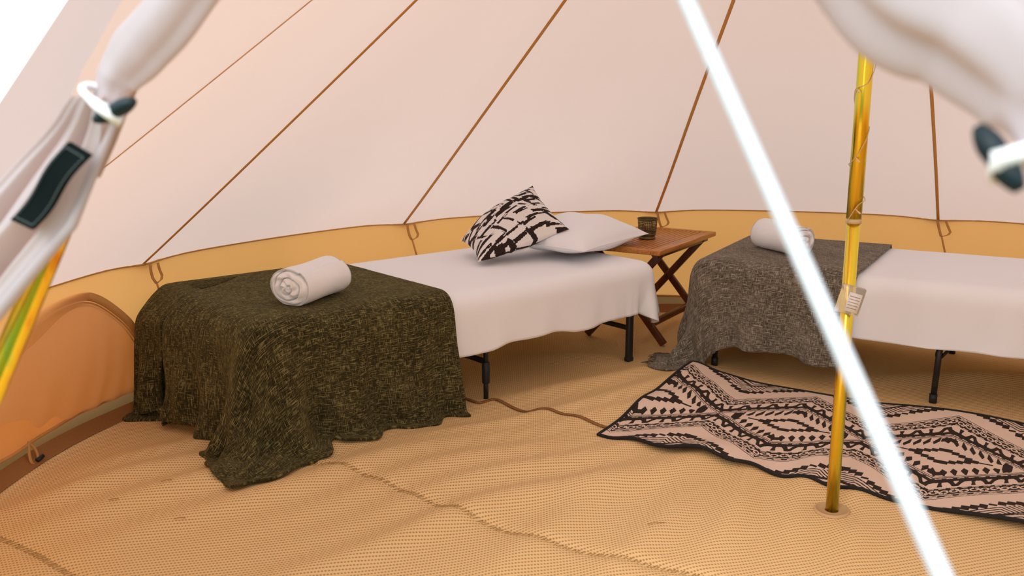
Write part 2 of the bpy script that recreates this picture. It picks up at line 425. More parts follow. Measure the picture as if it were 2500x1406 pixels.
for nm, sd in (('L', -1), ('R', 1)):
    S, Ee, L0 = SEAM_ENDS[nm]; w = walls['wall_left' if nm == 'L' else 'wall_right']; wo = Vector((-PX,-PY,0))
    mb = MB(); mb.grid(lambda a, b: (S*(1-a)+Ee*a)*(1-b) + (Vector((S.x,S.y,-.01))*(1-a)+Vector((Ee.x,Ee.y,-.01))*a)*b + wo, 12, 6)
    mb.build('wall_panel', M['wall_canvas'], w)
    mb = MB(); tri(mb, Ee+wo, Vector((Ee.x,Ee.y,-.01))+wo, L0+wo, 6); mb.build('wall_panel', M['wall_canvas'], w)

# ---- arched window in the left wall
win = tag(empty('window_1', (PX, PY, 0)), 'arched zip-up window cover bulging from the left wall', kind='structure'); wo = Vector((-PX,-PY,0))
ARCH = [(186,.22),(181,.32),(177,.39),(172.8,.451),(170.1,.476),(167.3,.490),(164.6,.486),(162.9,.461),(161.2,.411),(159.5,.345),(158.2,.27)]
ar = smooth_poly([(a, z, 0) for a, z in ARCH], 6)
def wr(deg, z): return 2.485 - .012 + .03*(1-max(0,min(1,(z-.07)/.48)))
def win_fn(a, b):
    i = a*(len(ar)-1); i0 = min(int(i), len(ar)-2); p = ar[i0].lerp(ar[i0+1], i-i0)
    z = p.y - .012 + (.085-p.y)*b; cent = math.sin(PI*a)
    bulge = .045*cent*math.sin(PI*min(1, b*1.02))**.8 + .004*math.sin(a*46+3*b)*b
    deg = p.x
    return polar(deg, wr(deg, z)-.006-bulge, z) + wo
mb = MB(); mb.grid(win_fn, 70, 26); mb.build('window_cover', M['window_canvas'], win)
for o_, w_, mt, nm, th in ((.006,.030,'wall_tape','zip_tape',.002),(-.014,.005,'seam_tape','zip',.003),(-.026,.003,'seam_tape','zip_stitch',.002)):
    P_ = []; sd = []
    for i, p in enumerate(ar):
        a = ar[max(i-1,0)]; b = ar[min(i+1,len(ar)-1)]; t = polar(b.x,2.48,b.y)-polar(a.x,2.48,a.y)
        rad = Vector((math.cos(math.radians(p.x)), math.sin(math.radians(p.x)), 0)); nn = t.cross(rad).normalized()
        nn = nn if nn.z > 0 else -nn
        P_.append(polar(p.x, wr(p.x,p.y)-.010, p.y)+nn*o_+wo); sd.append(nn)
    mb = MB(); mb.ribbon(P_, sd, w_, th); mb.build(nm, M[mt], win)
# hem loop with black toggle
mb = MB(); d = 172.2
lp = [polar(d+dx, 2.485-.012-k, z)+Vector((-PX,-PY,0)) for dx, z, k in ((-.2,.085,0),(-.45,.06,.012),(-.5,.03,.018),(-.1,.012,.02),(.3,.03,.018),(.25,.06,.012),(-.1,.09,.004))]
mb.tube(smooth_poly(lp, 5), .0045, 7); pl = mb.build('peg_loop', M['wall_tape'], walls['wall_left'])
mb = MB(); mb.tube([polar(d-.9, 2.45, .03)+wo, polar(d-.2, 2.45, .026)+wo], .007, 8); mb.build('peg_toggle', M['black_plastic'], walls['wall_left'])

# ------------------------------------------------------------------ entrance: A-frame poles, tied-back door flaps, guy rope
fr = tag(empty('entrance_frame', door_pt(0,0)), 'gold steel A-frame poles holding up the tent entrance', 'tent pole'); fo = -door_pt(0,0)
for sd in (-1, 1):
    mb = MB(); mb.tube([door_pt(sd*leg_lat(z), z, -.05)+fo for z in np.linspace(0, 1.94, 40)], .0145, 20); mb.build('frame_pole', M['gold_steel'], fr)
    mb = MB(); mb.tube([door_pt(sd*leg_lat(z), z, -.05)+off for z in np.linspace(1.10, 1.95, 24)], [.0195+.0012*math.sin(i*1.3) for i in range(24)], 18, caps=False)
    mb.build('pole_sleeve', M['porch_canvas'], ceil)
mb = MB(); mb.tube([door_pt(l_, z_, -.05)+fo for l_, z_ in ((-.045,1.915),(-.03,1.945),(0,1.955),(.03,1.945),(.045,1.915))], .0165, 16); mb.build('top_connector', M['gold_steel'], fr)

def bundle(pts, lobes, mat, name, parent, origin, n=44):
    """tapered, folded roll of canvas along a path; pts = (point, radius)"""
    P_ = [Vector(p) for p, _ in pts]; m = 10
    path = smooth_poly(P_, m); rad = []
    for i in range(len(pts)-1):
        for k in range(m): t = k/m; t = t*t*(3-2*t); rad.append(pts[i][1]*(1-t)+pts[i+1][1]*t)
    rad.append(pts[-1][1]); mb = MB(); V = []; prev = D.copy()
    for i, p in enumerate(path):
        t = (path[min(i+1,len(path)-1)]-path[max(i-1,0)]).normalized(); a = (prev - t*prev.dot(t)).normalized(); prev = a; b = t.cross(a)
        for k in range(n):
            th = 2*PI*k/n; tw = .25*math.sin(i*.12)
            fold = 1 + lobes[0]*math.cos(3*(th+tw)+.7) + lobes[1]*math.cos(5*(th-tw)+2.0) + lobes[2]*math.cos(8*th+i*.05)
            fold = max(.45, fold)
            V.append(p + (a*math.cos(th)*.75 + b*math.sin(th))*rad[i]*fold + origin)
    F = [(i*n+k, i*n+(k+1)%n, (i+1)*n+(k+1)%n, (i+1)*n+k) for i in range(len(path)-1) for k in range(n)]
    F += [tuple(range(n-1,-1,-1)), tuple((len(path)-1)*n+k for k in range(n))]
    return link(name, V, F, mat, parent)

def toggle(a, b, parent, origin):
    a, b = Vector(a), Vector(b); mb = MB(); P_ = [a+(b-a)*t/10 for t in range(11)]
    mb.tube([p+origin for p in P_], [.0035,.0058,.0072,.0080,.0078,.0072,.0078,.0080,.0072,.0058,.0035], 12); return mb.build('toggle', M['toggle_plastic'], parent)

for sd, nm, lab in ((-1, 'door_1', 'tied-back white canvas door flap with black stitched patch'), (1, 'door_2', 'white canvas door flap rolled up beside the guy rope')):
    dr = tag(empty(nm, door_pt(sd*.5, 1.17)), lab, kind='structure'); og = -door_pt(sd*.5, 1.17)
    if sd < 0:
        up = [(door_pt(-.10,1.92,.0), .02), (door_pt(-.17,1.70,.0), .030), (door_pt(-.28,1.40,.0), .032), (door_pt(-.370,1.276,.0), .031), (door_pt(-.415,1.233,.0), .030), (door_pt(-.442,1.204,.0), .025), (door_pt(-.450,1.182,.0), .017), (door_pt(-.454,1.165,.0), .016)]
        bundle(up, (.10,.05,.02), M['flap_canvas'], 'rolled_flap', dr, og)
        RE = [(1.182,-.430),(1.159,-.438),(1.117,-.454),(1.052,-.478),(1.01,-.520),(.984,-.545),(.925,-.602),(.80,-.70),(.45,-.86),(.05,-1.0)]
        LE = [(1.182,-.474),(1.159,-.50),(1.117,-.56),(1.052,-.64),(.984,-.70),(.925,-.76),(.80,-.86),(.45,-1.10),(.05,-1.30)]
        def ev(tab, z):
            for (z0,l0),(z1,l1) in zip(tab[:-1], tab[1:]):
                if z <= z0 and z >= z1: t = (z0-z)/(z0-z1); return l0+(l1-l0)*t
            return tab[-1][1]
        def lf(a, b):
            z = 1.182 - (1.182-.05)*(b**1.5); l0 = ev(RE, z); l1 = ev(LE, z)
            amp = .007+.016*min(1, (1.182-z)/.25)
            fold = amp*math.sin(a*PI*5.2+.6+b*.8) + .5*amp*math.sin(a*PI*11+2-b*2)
            edge = -.02*math.exp(-(a/.10)**2)*min(1,(1.182-z)/.08)
            return door_pt(l0+(l1-l0)*a, z, .012+fold*(1-math.exp(-(a/.12)**2)*.6)+edge+.012*math.exp(-((1.182-z)/.03)**2)) + og
        mb = MB(); mb.grid(lf, 70, 80); f2 = mb.build('hanging_flap', M['flap_canvas'], dr)
        # rolled hem cord down the free edge
        mb = MB(); mb.tube([door_pt(ev(RE, z)+.002, z, .0)+og for z in np.linspace(1.165,.06,40)], [.004+.004*min(1,i/8) for i in range(40)], 8); mb.build('flap_hem', M['flap_canvas'], dr)
        cs = [(-.462,1.137),(-.425,1.125),(-.497,1.048),(-.535,1.056)]
        Q = [door_pt(a,z,.030) for a,z in cs]
        def pf(a, b): p = (Q[0]*(1-a)+Q[1]*a)*(1-b)+(Q[3]*(1-a)+Q[2]*a)*b; return p + D*(.004*math.sin(b*6)+.0015) + og
        mb = MB(); mb.grid(pf, 8, 20); mb.grid(lambda a, b: pf(1-a, b)-D*.0025, 8, 20); pa = mb.build('patch', M['patch_black'], dr); pa['label'] = 'black stitched patch'
        mb = MB()
        for i in range(4):
            seq = [(.10,.05),(.90,.05),(.90,.95),(.10,.95),(.10,.05)]
            (a0,b0),(a1,b1) = seq[i], seq[i+1]; nst = 8 if i%2 == 0 else 20
            for j in range(nst):
                t0, t1 = j/nst, (j+.62)/nst; L2 = lambda t: pf(a0+(a1-a0)*t, b0+(b1-b0)*t)+D*.0012
                mb.tube([L2(t0), L2(t1)], .0010, 5)
        mb.build('stitching', M['patch_thread'], pa)
        ta, tb = door_pt(-.398,1.160,.055), door_pt(-.348,1.178,.055); tie_c = (-.444,1.180); tr_ = .022
    else:
        up = [(door_pt(.10,1.92,.02), .02), (door_pt(.15,1.62,.02), .038), (door_pt(.235,1.37,.02), .044), (door_pt(.306,1.262,.02), .043), (door_pt(.352,1.228,.02), .037), (door_pt(.388,1.193,.02), .030), (door_pt(.402,1.167,.02), .021), (door_pt(.409,1.150,.02), .020)]
        bundle(up, (.20,.08,.02), M['flap_canvas'], 'rolled_flap', dr, og)
        RE = [(1.16,.39),(1.10,.425),(.9,.56),(.45,.82),(.05,1.0)]; LE = [(1.16,.445),(1.10,.52),(.9,.75),(.45,1.08),(.05,1.28)]
        def lf(a, b):
            z = 1.16-(1.11)*b**1.4; l0 = ev(RE, z); l1 = ev(LE, z); amp = .006+.015*min(1,(1.16-z)/.25)
            return door_pt(l0+(l1-l0)*a, z, .02+amp*math.sin(a*PI*5+1)) + og
        mb = MB(); mb.grid(lf, 50, 50); mb.build('hanging_flap', M['flap_canvas'], dr)
        ta, tb = door_pt(.361,1.168,.05), door_pt(.386,1.133,.05); tie_c = (.404,1.160); tr_ = .026
    toggle(ta, tb, dr, og)
    mid = (ta+tb)/2; mb = MB(); lp = []
    for k in range(29):
        th = 2*PI*k/28; c = door_pt(tie_c[0], tie_c[1], .012 if sd < 0 else .02)
        ax = (LAT*.9+Vector((0,0,-.35*sd*-1))).normalized()
        lp.append(c + LAT*math.cos(th)*tr_ + D*math.sin(th)*tr_*.8 + Vector((0,0,1))*(-.012*math.cos(th)*sd*-1) + og)
    mb.tube(lp, .0042 if sd < 0 else .0055, 8, caps=False)
    c0 = door_pt(tie_c[0], tie_c[1], .012+tr_*.8 if sd < 0 else .02+tr_*.8)
    mb.tube([c0+og, (c0+mid)/2+D*.006+og, mid+D*.010+og, mid-D*.002+Vector((0,0,-.010))+og, mid-D*.010+og], [.0045,.0055,.0060,.0055,.004], 9)
    mb.build('tie_cord', M['white_cord'], dr)['label'] = 'white cord tie'

Qr = door_pt(-.142, 1.745, -.02); Gr = Vector((.58, -.12, -.02))
mb = MB(); P_ = [Qr+(Gr-Qr)*t/60 for t in range(61)]; mb.tube(P_, .0061, 14)
org = Gr.copy(); mb.v = [tuple(Vector(q)-org) for q in mb.v]
rp = tag(mb.build('guy_rope', M['rope_white']), 'taut white guy rope slanting across the tent entrance', 'rope'); rp.location = org

# ------------------------------------------------------------------ centre pole and its string of lights
cp = tag(empty('centre_pole', (PX, PY, 0)), 'gold steel centre pole standing in the tent floor', 'tent pole')
LEAN = Vector((.0, 0, 1))
mb = MB(); mb.tube([(0,0,fz1(PX,PY)-.012),(0,0,.4),(0,0,.86)], .0175, 28); mb.build('lower_tube', M['gold_steel'], cp)
mb = MB(); mb.tube([(0,0,.845),(0,0,1.2),(0,0,1.7),(0,0,2.49)], .0198, 28); mb.build('upper_tube', M['gold_steel'], cp)
mb = MB(); mb.tube([(0,0,.838),(0,0,.850)], .0205, 28); mb.build('joint_ring', M['wire_beige'], cp)
mb = MB(); n = 40
mb.add([(r*math.cos(2*PI*k/n), r*math.sin(2*PI*k/n), fz1(PX+r*math.cos(2*PI*k/n), PY+r*math.sin(2*PI*k/n))+z) for r, z in ((.019,.004),(.04,.003),(.043,.007),(.047,.007),(.05,.001)) for k in range(n)],
       [(i*n+k, i*n+(k+1)%n, (i+1)*n+(k+1)%n, (i+1)*n+k) for i in range(4) for k in range(n)])
mb.build('foot_ring', M['sod_cloth'], cp)

sl = tag(empty('string_lights', (PX, PY, .85)), 'thin wire string lights wound around the gold centre pole', 'string lights'); zo = -.85
mb = MB(); P_ = []; bul = []
turns = 9.0; z0, z1 = .84, 2.35
for i in range(501):
    t = i/500; th = 2*PI*turns*t + 3.4; z = z0+(z1-z0)*t; r = .0212 + .003*max(0, math.sin(th*2.3+t*9))
    P_.append((r*math.cos(th), r*math.sin(th), z+zo+.012*math.sin(th*1.7)))
    if i % 26 == 9: bul.append((r, th, z+zo+.012*math.sin(th*1.7)))
P_ = [(-.019,-.013,.80+zo),(-.0215,-.012,.82+zo)] + P_
mb.tube([( -.020,-.020,.66+zo), (-.022,-.017,.75+zo)]+P_, .0011, 6); mb.build('wire', M['wire_beige'], sl)
for r, th, z in bul:
    mb = MB(); a = Vector((r*math.cos(th), r*math.sin(th), z)); o2 = Vector((math.cos(th+1.2)*.012, math.sin(th+1.2)*.012, -.010))
    mb.tube([a, a+o2*.45, a+o2*.8, a+o2*1.1, a+o2*1.25], [.0009,.0011,.0022,.0024,.0010], 8); mb.build('bulb', M['bulb_drop'], sl)
bp = empty('battery_pack', (-.004, -.030, .635+zo)); bp.parent = sl; bp.rotation_euler = (math.radians(-4), math.radians(14), math.radians(-15))
mb = MB(); mb.box((0,0,0), (.062,.020,.078), None, .004); mb.build('case', M['clear_plastic'], bp)
mb = MB(); mb.box((.008,-.0112,-.004), (.034,.001,.052)); mb.build('label_card', M['paper_card'], bp)
mb = MB()
for i in range(5): mb.box((.008,-.0120,.012-.008*i), (.026,.0006,.0016))
mb.build('print', M['print_grey'], bp)

# ------------------------------------------------------------------ draped cloth
def drape(nx, ny, sp, origin, yaw, box, bedxf, seed, steps=420, thick=.004, stiff=.3, pleat=0, bulge=0, hem=0, zlim=None, plx=-9, squeeze=0, floorlift=.004):
    """settle a sheet over a rounded box; local frame X along the bed, Y across it; returns local vertices"""
    rg = np.random.default_rng(seed)
    i, j = np.meshgrid(np.arange(nx), np.arange(ny)); gx = (i-(nx-1)/2)*sp; gy = (j-(ny-1)/2)*sp
    c, s = math.cos(yaw), math.sin(yaw)
    lo, hi, rr = np.array(box[0]), np.array(box[1]), box[2]; ctr = (lo+hi)/2; half = (hi-lo)/2 - rr
    p = np.stack([origin[0]+gx*c-gy*s, origin[1]+gx*s+gy*c, np.full(gx.shape, hi[2]+thick+.004)], -1)
    # begin with overhanging cloth already tilted down a little
    ox = np.maximum(np.maximum(lo[0]-p[...,0], p[...,0]-hi[0]), 0); oy = np.maximum(np.maximum(lo[1]-p[...,1], p[...,1]-hi[1]), 0)
    p[...,2] -= .25*(ox+oy); p += rg.normal(0, .0012, p.shape)
    pin = (p[...,0] > lo[0]+.10) & (p[...,0] < hi[0]-.10) & (p[...,1] > lo[1]+.10) & (p[...,1] < hi[1]-.10); p0 = p.copy()
    p0[...,2] = hi[2]+thick
    prev = p.copy(); bx, by, ba = bedxf; cb, sb = math.cos(ba), math.sin(ba)
    def con(a, b, L, k):
        d = b-a; l = np.sqrt((d*d).sum(-1, keepdims=True))+1e-9; m = d*(k*.5*(l-L)/l); return m
    fzc = None; NI = 7
    for st in range(steps):
        vel = (p-prev)*(.985 if st < steps*.75 else .9); prev = p.copy(); p = p + vel; p[...,2] -= 9.81*(1/75.)**2
        if st % 12 == 0:
            wx = bx+p[...,0]*cb-p[...,1]*sb; wy = by+p[...,0]*sb+p[...,1]*cb; fzc = floor_z(wx, wy)+floorlift
        for it in range(NI):
            for par in (0, 1):
                a = p[:,par:nx-1:2]; b = p[:,par+1:nx:2]; m = con(a, b, sp, 1.0); a += m; b -= m
                a = p[par:ny-1:2,:]; b = p[par+1:ny:2,:]; m = con(a, b, sp, 1.0); a += m; b -= m
            if it % 2 == 0:
                for par in (0, 1):
                    a = p[par:ny-1:2,:-1]; b = p[par+1:ny:2,1:]; m = con(a, b, sp*1.41421, stiff); a += m; b -= m
                    a = p[par:ny-1:2,1:]; b = p[par+1:ny:2,:-1]; m = con(a, b, sp*1.41421, stiff); a += m; b -= m
                for h in (2, 4):
                    k_ = .05 if h == 2 else .02
                    a = p[:,:-h]; b = p[:,h:]; m = con(a, b, sp*h, k_)*.5; np.add(a, m, out=p[:,:-h]); p[:,h:] -= m
                    a = p[:-h,:]; b = p[h:,:]; m = con(a, b, sp*h, k_)*.5; np.add(a, m, out=p[:-h,:]); p[h:,:] -= m
            qv = p-ctr; sg = np.sign(qv); qa = np.abs(qv)-half; qp = np.maximum(qa, 0); ln = np.sqrt((qp*qp).sum(-1))+1e-9
            ins = np.minimum(qa.max(-1), 0); dist = ln*(ins >= 0)+ins-rr
            pen = thick-dist; hit = pen > 0
            ax = (qa == qa.max(-1, keepdims=True)); gout = np.where((ins < 0)[...,None], ax*sg, qp/ln[...,None]*sg)
            p = p + gout*(np.where(hit, pen, 0))[...,None]
            p[pin] = p0[pin]
            if it == NI-1:
                prev = np.where(hit[...,None], prev+(p-prev)*.9, prev)
            if it == NI-1:
                wx = bx+p[...,0]*cb-p[...,1]*sb-PX; wy = by+p[...,0]*sb+p[...,1]*cb-PY; rw_ = np.hypot(wx, wy); sc = np.minimum(1, 2.455/rw_)
                wx = wx*sc+PX-bx; wy = wy*sc+PY-by; p[...,0] = wx*cb+wy*sb; p[...,1] = -wx*sb+wy*cb
            fl = p[...,2] < fzc; p[...,2] = np.where(fl, fzc, p[...,2])
            if it == NI-1: prev = np.where(fl[...,None], p-(p-prev)*.2, prev)
    if pleat:
        dep = np.clip((hi[2]-.05-p[...,2])/.30, 0, 1.3)
        q0 = np.maximum(np.abs(p-ctr)-half, 0); q0[...,2] = 0; nl = np.sqrt((q0*q0).sum(-1))+1e-6; dirn = np.sign(p-ctr)*q0/nl[...,None]
        near = (np.abs(dirn[...,1]) > .6); sc_ = np.where(near, gx, gy)
        def wv(t, k1, ph): return np.sin(2*PI*t/k1+ph)
        amt = pleat*dep*(1.0+wv(sc_+.02*wv(p[...,2],.3,seed), .23, seed)*.9+wv(sc_, .128, seed*1.7)*.45+wv(sc_, .43, 1.3)*.4)
        amt = np.maximum(amt, 0)*np.clip((p[...,0]-plx)/.15, 0, 1)
        p = p + dirn*(amt*(nl > 1e-4))[...,None]
        if bulge: p[...,0] -= bulge*np.clip((p[...,1]-.25)/.5, 0, 1)*np.clip((hi[2]-.01-p[...,2])/.08, 0, 1)*(np.abs(dirn[...,0]) > .5)*(p[...,0] < ctr[0])
        if bulge or squeeze:
            ex = lo[0]-.11-p[...,0]; wq = np.clip((ctr[1]+.22-p[...,1])/.45, 0, 1); p[...,0] = np.where(ex > 0, lo[0]-.11-ex*(squeeze*wq+1-wq), p[...,0])
            ey = lo[1]-.13-p[...,1]; p[...,1] = np.where(ey > 0, lo[1]-.13-ey*.45, p[...,1])
        p[...,2] += hem*dep*(wv(sc_, .62, .4)+.5*wv(sc_, .27, 2.0)) ; p[...,2] = np.maximum(p[...,2], fzc)
        wx = bx+p[...,0]*cb-p[...,1]*sb-PX; wy = by+p[...,0]*sb+p[...,1]*cb-PY; sc = np.minimum(1, 2.44/np.hypot(wx, wy))
        wx = wx*sc+PX-bx; wy = wy*sc+PY-by; p[...,0] = wx*cb+wy*sb; p[...,1] = -wx*sb+wy*cb
        if zlim: p[...,2] = np.where(p[...,2] < zlim, zlim-(zlim-p[...,2])*.3, p[...,2])
    f = [(b_*nx+a_, b_*nx+a_+1, (b_+1)*nx+a_+1, (b_+1)*nx+a_) for b_ in range(ny-1) for a_ in range(nx-1)]
    uv = np.stack([gx, gy], -1).reshape(-1,2)+2.0
    return p.reshape(-1,3), f, uv

def cloth(name, data, mat, bed, thick, sub=1):
    o = link(name, data[0], data[1], mat, None, True, data[2])
    o.location = bed.location; o.rotation_euler = bed.rotation_euler
    if sub: m = o.modifiers.new('smooth', 'SUBSURF'); m.levels = sub; m.render_levels = sub
    m = o.modifiers.new('thickness', 'SOLIDIFY'); m.thickness = thick; m.offset = 1 if thick > 0 else -1; m.offset = 0
    return o

# ------------------------------------------------------------------ camp beds
def round_box(lo, hi, r, name, mat, parent):
    mb = MB(); c = [(a+b)/2 for a, b in zip(lo, hi)]; mb.box(c, [b-a for a, b in zip(lo, hi)], None, r); return mb.build(name, mat, parent)
def camp_bed(loc, rz, L, W, top, label, near_pts):
    b = tag(empty('camp_bed', (loc[0], loc[1], 0), rz), label, 'bed', 'black steel camp beds')
    cb, sb = math.cos(rz), math.sin(rz)
    def fl(x, y): return fz1(loc[0]+x*cb-y*sb, loc[1]+x*sb+y*cb)
    round_box((.015,.015,top-.125), (L-.015,W-.015,top-.004), .03, 'mattress', M['mattress_fabric'], b)
    zr = top-.145
    for y in (.03, W-.03):
        mb = MB(); mb.tube([(.03,y,zr),(L-.03,y,zr)], .014, 12); mb.build('side_rail', M['black_steel'], b)
    for x in (.03, L-.03):
        mb = MB(); mb.tube([(x,.03,zr),(x,W-.03,zr)], .014, 12); mb.build('end_rail', M['black_steel'], b)
    mb = MB()
    for k_ in range(1, 12): mb.tube([(L*k_/12,.03,zr),(L*k_/12,W-.03,zr)], .004, 6)
    mb.build('spring_wires', M['black_steel'], b)
    for x, style in near_pts:
        for y in (.018, W-.03):
            zf = fl(x, y)
            if style == 'flat':
                mb = MB(); mb.box((x,y,(zf+zr)/2+.004), (.032,.024,zr-zf-.008), None, .007); lg = mb.build('leg', M['black_steel'], b)
                mb = MB(); mb.box((x,y,zf+.010), (.036,.028,.022), None, .006); mb.build('foot_cap', M['black_plastic'], lg)
            elif style == 'sleeve':
                mb = MB(); mb.tube([(x,y,zf+.10),(x,y,zr)], .0098, 14); lg = mb.build('leg', M['black_steel'], b)
                mb = MB(); mb.tube([(x,y,zf),(x,y,zf+.10)], .0098, 14); mb.build('foot_tube', M['black_plastic'], lg)
                mb = MB(); mb.tube([(x,y,zf+.062),(x,y,zf+.066),(x,y,zf+.143),(x,y,zf+.147)], [.013,.0152,.0152,.013], 16); mb.build('sleeve', M['black_plastic'], lg)
            else:
                mb = MB(); mb.tube([(x,y,zf+.02),(x+.01,y,zr)], .0115, 14); lg = mb.build('leg', M['black_steel'], b)
                mb = MB(); mb.tube([(x,y,zf),(x,y,zf+.034)], .0145, 14); mb.build('foot_cap', M['black_plastic'], lg)
                mb = MB(); mb.tube([(x+.005,y,zf+.17),(x+.11,y,zr)], .006, 8); mb.build('brace', M['black_steel'], lg)
        zc = .165 if style != 'round' else .20
        mb = MB(); mb.beam((x,.018,zc),(x,W-.03,zc), .016, .021, bev=.004); cbar = mb.build('crossbar', M['black_steel'], b)
        if style == 'flat':
            mb = MB(); mb.beam((x,.22,zc),(x-.03,.22,zr), .018, .014, up=(0,1,0), bev=.003); mb.build('upright', M['black_steel'], cbar)
    return b
B1 = math.radians(40); u1 = (math.cos(B1), math.sin(B1)); n1 = (-math.sin(B1), math.cos(B1))
b1loc = (u1[0]*1.20+n1[0]*2.70, u1[1]*1.20+n1[1]*2.70); L1, W1, T1 = 1.90, .85, .44
bed1 = camp_bed(b1loc, B1, L1, W1, T1, 'camp bed with black legs under the olive throw blanket', [(.10,'sleeve'),(.95,'sleeve'),(1.75,'flat')])
B2 = math.radians(-29.5); u2 = (math.cos(B2), math.sin(B2)); n2 = (-math.sin(B2), math.cos(B2))
b2loc = (u2[0]*-1.25+n2[0]*3.77, u2[1]*-1.25+n2[1]*3.77); L2, W2, T2 = 1.90, .82, .465
bed2 = camp_bed(b2loc, B2, L2, W2, T2, 'camp bed with black legs under the grey throw blanket', [(.10,'round'),(.96,'round'),(1.80,'round')])

def inv(bed, x, y):
    a = bed.rotation_euler[2]; dx, dy = x-bed.location[0], y-bed.location[1]
    return dx*math.cos(a)+dy*math.sin(a), -dx*math.sin(a)+dy*math.cos(a)

def box_of(L, W, T, grow=0.0): return ((-grow,-grow,T-.20), (L+grow,W+grow,T+grow), .055+grow*.5)
# white covers
sp = .022
dv1 = drape(int(2.03/sp), int(1.24/sp), sp, (L1/2+.09, W1/2+.0), .01, box_of(L1,W1,T1), (*b1loc,B1), 3, 170, .004, .3, pleat=.008, hem=.020, zlim=.215, plx=.78)
d1 = cloth('bed_cover', dv1, M['bed_linen'], bed1, .012)
tag(d1, 'white cotton cover spread over the bed with the pillow', 'bed cover', 'white bed covers')
dv2 = drape(int(2.08/sp), int(1.24/sp), sp, (L2/2+.115, W2/2-.01), -.012, box_of(L2,W2,T2), (*b2loc,B2), 5, 170, .004, .3, pleat=.007, hem=.014, zlim=.235, plx=.66)
d2 = cloth('bed_cover', dv2, M['bed_linen'], bed2, .012)
tag(d2, 'white cotton cover spread over the bed behind the centre pole', 'bed cover', 'white bed covers')
# throws
sp = .019
bl1 = drape(int(1.15/sp), int(1.58/sp), sp, (.210, W1/2-.045), .012, box_of(L1,W1,T1,.018), (*b1loc,B1), 11, 300, .006, .12, pleat=.026, bulge=.075, hem=.006, squeeze=.35)
t1 = cloth('throw_blanket', bl1, M['olive_weave'], bed1, .007)
tag(t1, 'dark olive woven throw blanket draped over the foot of a bed', 'blanket')
bl2 = drape(int(.97/sp), int(1.42/sp), sp, (.190, W2/2-.015), -.02, box_of(L2,W2,T2,.018), (*b2loc,B2), 17, 300, .006, .12, pleat=.020, hem=.010, squeeze=.35)
t2 = cloth('throw_blanket', bl2, M['grey_weave'], bed2, .006)
tag(t2, 'grey heathered throw blanket draped over the foot of a bed', 'blanket')

# ------------------------------------------------------------------ pillow and cushion
def cushion_mesh(c00, c10, c11, c01, n, th_top, th_bot, pinch=.06, sagfn=None):
    c00, c10, c11, c01 = map(Vector, (c00, c10, c11, c01)); N0 = (c10-c00).cross(c01-c00).normalized()
    V = []; UV = []
    for side in (1, -1):
        for j in range(n+1):
            for i in range(n+1):
                a, b = i/n, j/n; ca, cb = 2*a-1, 2*b-1
                pa = ca*(1-pinch*(1-cb*cb)*abs(ca)**2); pb = cb*(1-pinch*(1-ca*ca)*abs(cb)**2)
                aa, bb = (pa+1)/2, (pb+1)/2
                p = c00*(1-aa)*(1-bb)+c10*aa*(1-bb)+c11*aa*bb+c01*(1-aa)*bb
                h = max(0,(1-abs(ca)**2.4))**.62 * max(0,(1-abs(cb)**2.4))**.62
                t = (th_top if side > 0 else th_bot)
                w = .006*math.sin(9*a+4*b+side)*h + .004*math.sin(17*b-6*a)*h
                p = p + N0*(side*t*h + w)
                if sagfn: p = sagfn(p, a, b, side)
                V.append(p); UV.append((a + (0 if side > 0 else 1.5), b))
    F = []; m = (n+1)**2
    for j in range(n):
        for i in range(n):
            q = (j*(n+1)+i, j*(n+1)+i+1, (j+1)*(n+1)+i+1, (j+1)*(n+1)+i); F.append(q); F.append(tuple(m+x for x in q[::-1]))
    for i in range(n):
        for a, b in ((i, i+1), ((n)*(n+1)+i+1, (n)*(n+1)+i), ((i+1)*(n+1), i*(n+1)), (i*(n+1)+n, (i+1)*(n+1)+n)):
            F.append((b, a, m+a, m+b))
    return V, F, UV, N0
zt = T1+.022
V, F, UV, _ = cushion_mesh((.30,3.90,zt+.055), (.645,4.385,zt+.058), (.30,4.67,zt+.075), (-.06,4.17,zt+.06), 46, .095, .058, .05)
V = [Vector((p.x, p.y, max(p.z, zt+.002+.0))) for p in V]
cen = sum(V, Vector())/len(V); cen.z = zt
pil = link('pillow', [v-cen for v in V], F, M['bed_linen'], None, True); pil.location = cen
tag(pil, 'plump white pillow at the head of a bed under the patterned cushion', 'pillow')
V, F, UV, _ = cushion_mesh((-.142,3.895,zt+.012), (.250,4.065,zt+.125), (.093,4.28,zt+.295), (-.235,4.235,zt+.050), 150, .092, .06, .09)
V = [Vector((p.x, p.y, max(p.z, zt+.003))) for p in V]
cen = sum(V, Vector())/len(V); cen.z = zt
cu = link('cushion', [v-cen for v in V], F, M['cushion_print'], None, True); cu.location = cen
tag(cu, 'square cushion with black brush-stroke print leaning on the pillow', 'cushion')
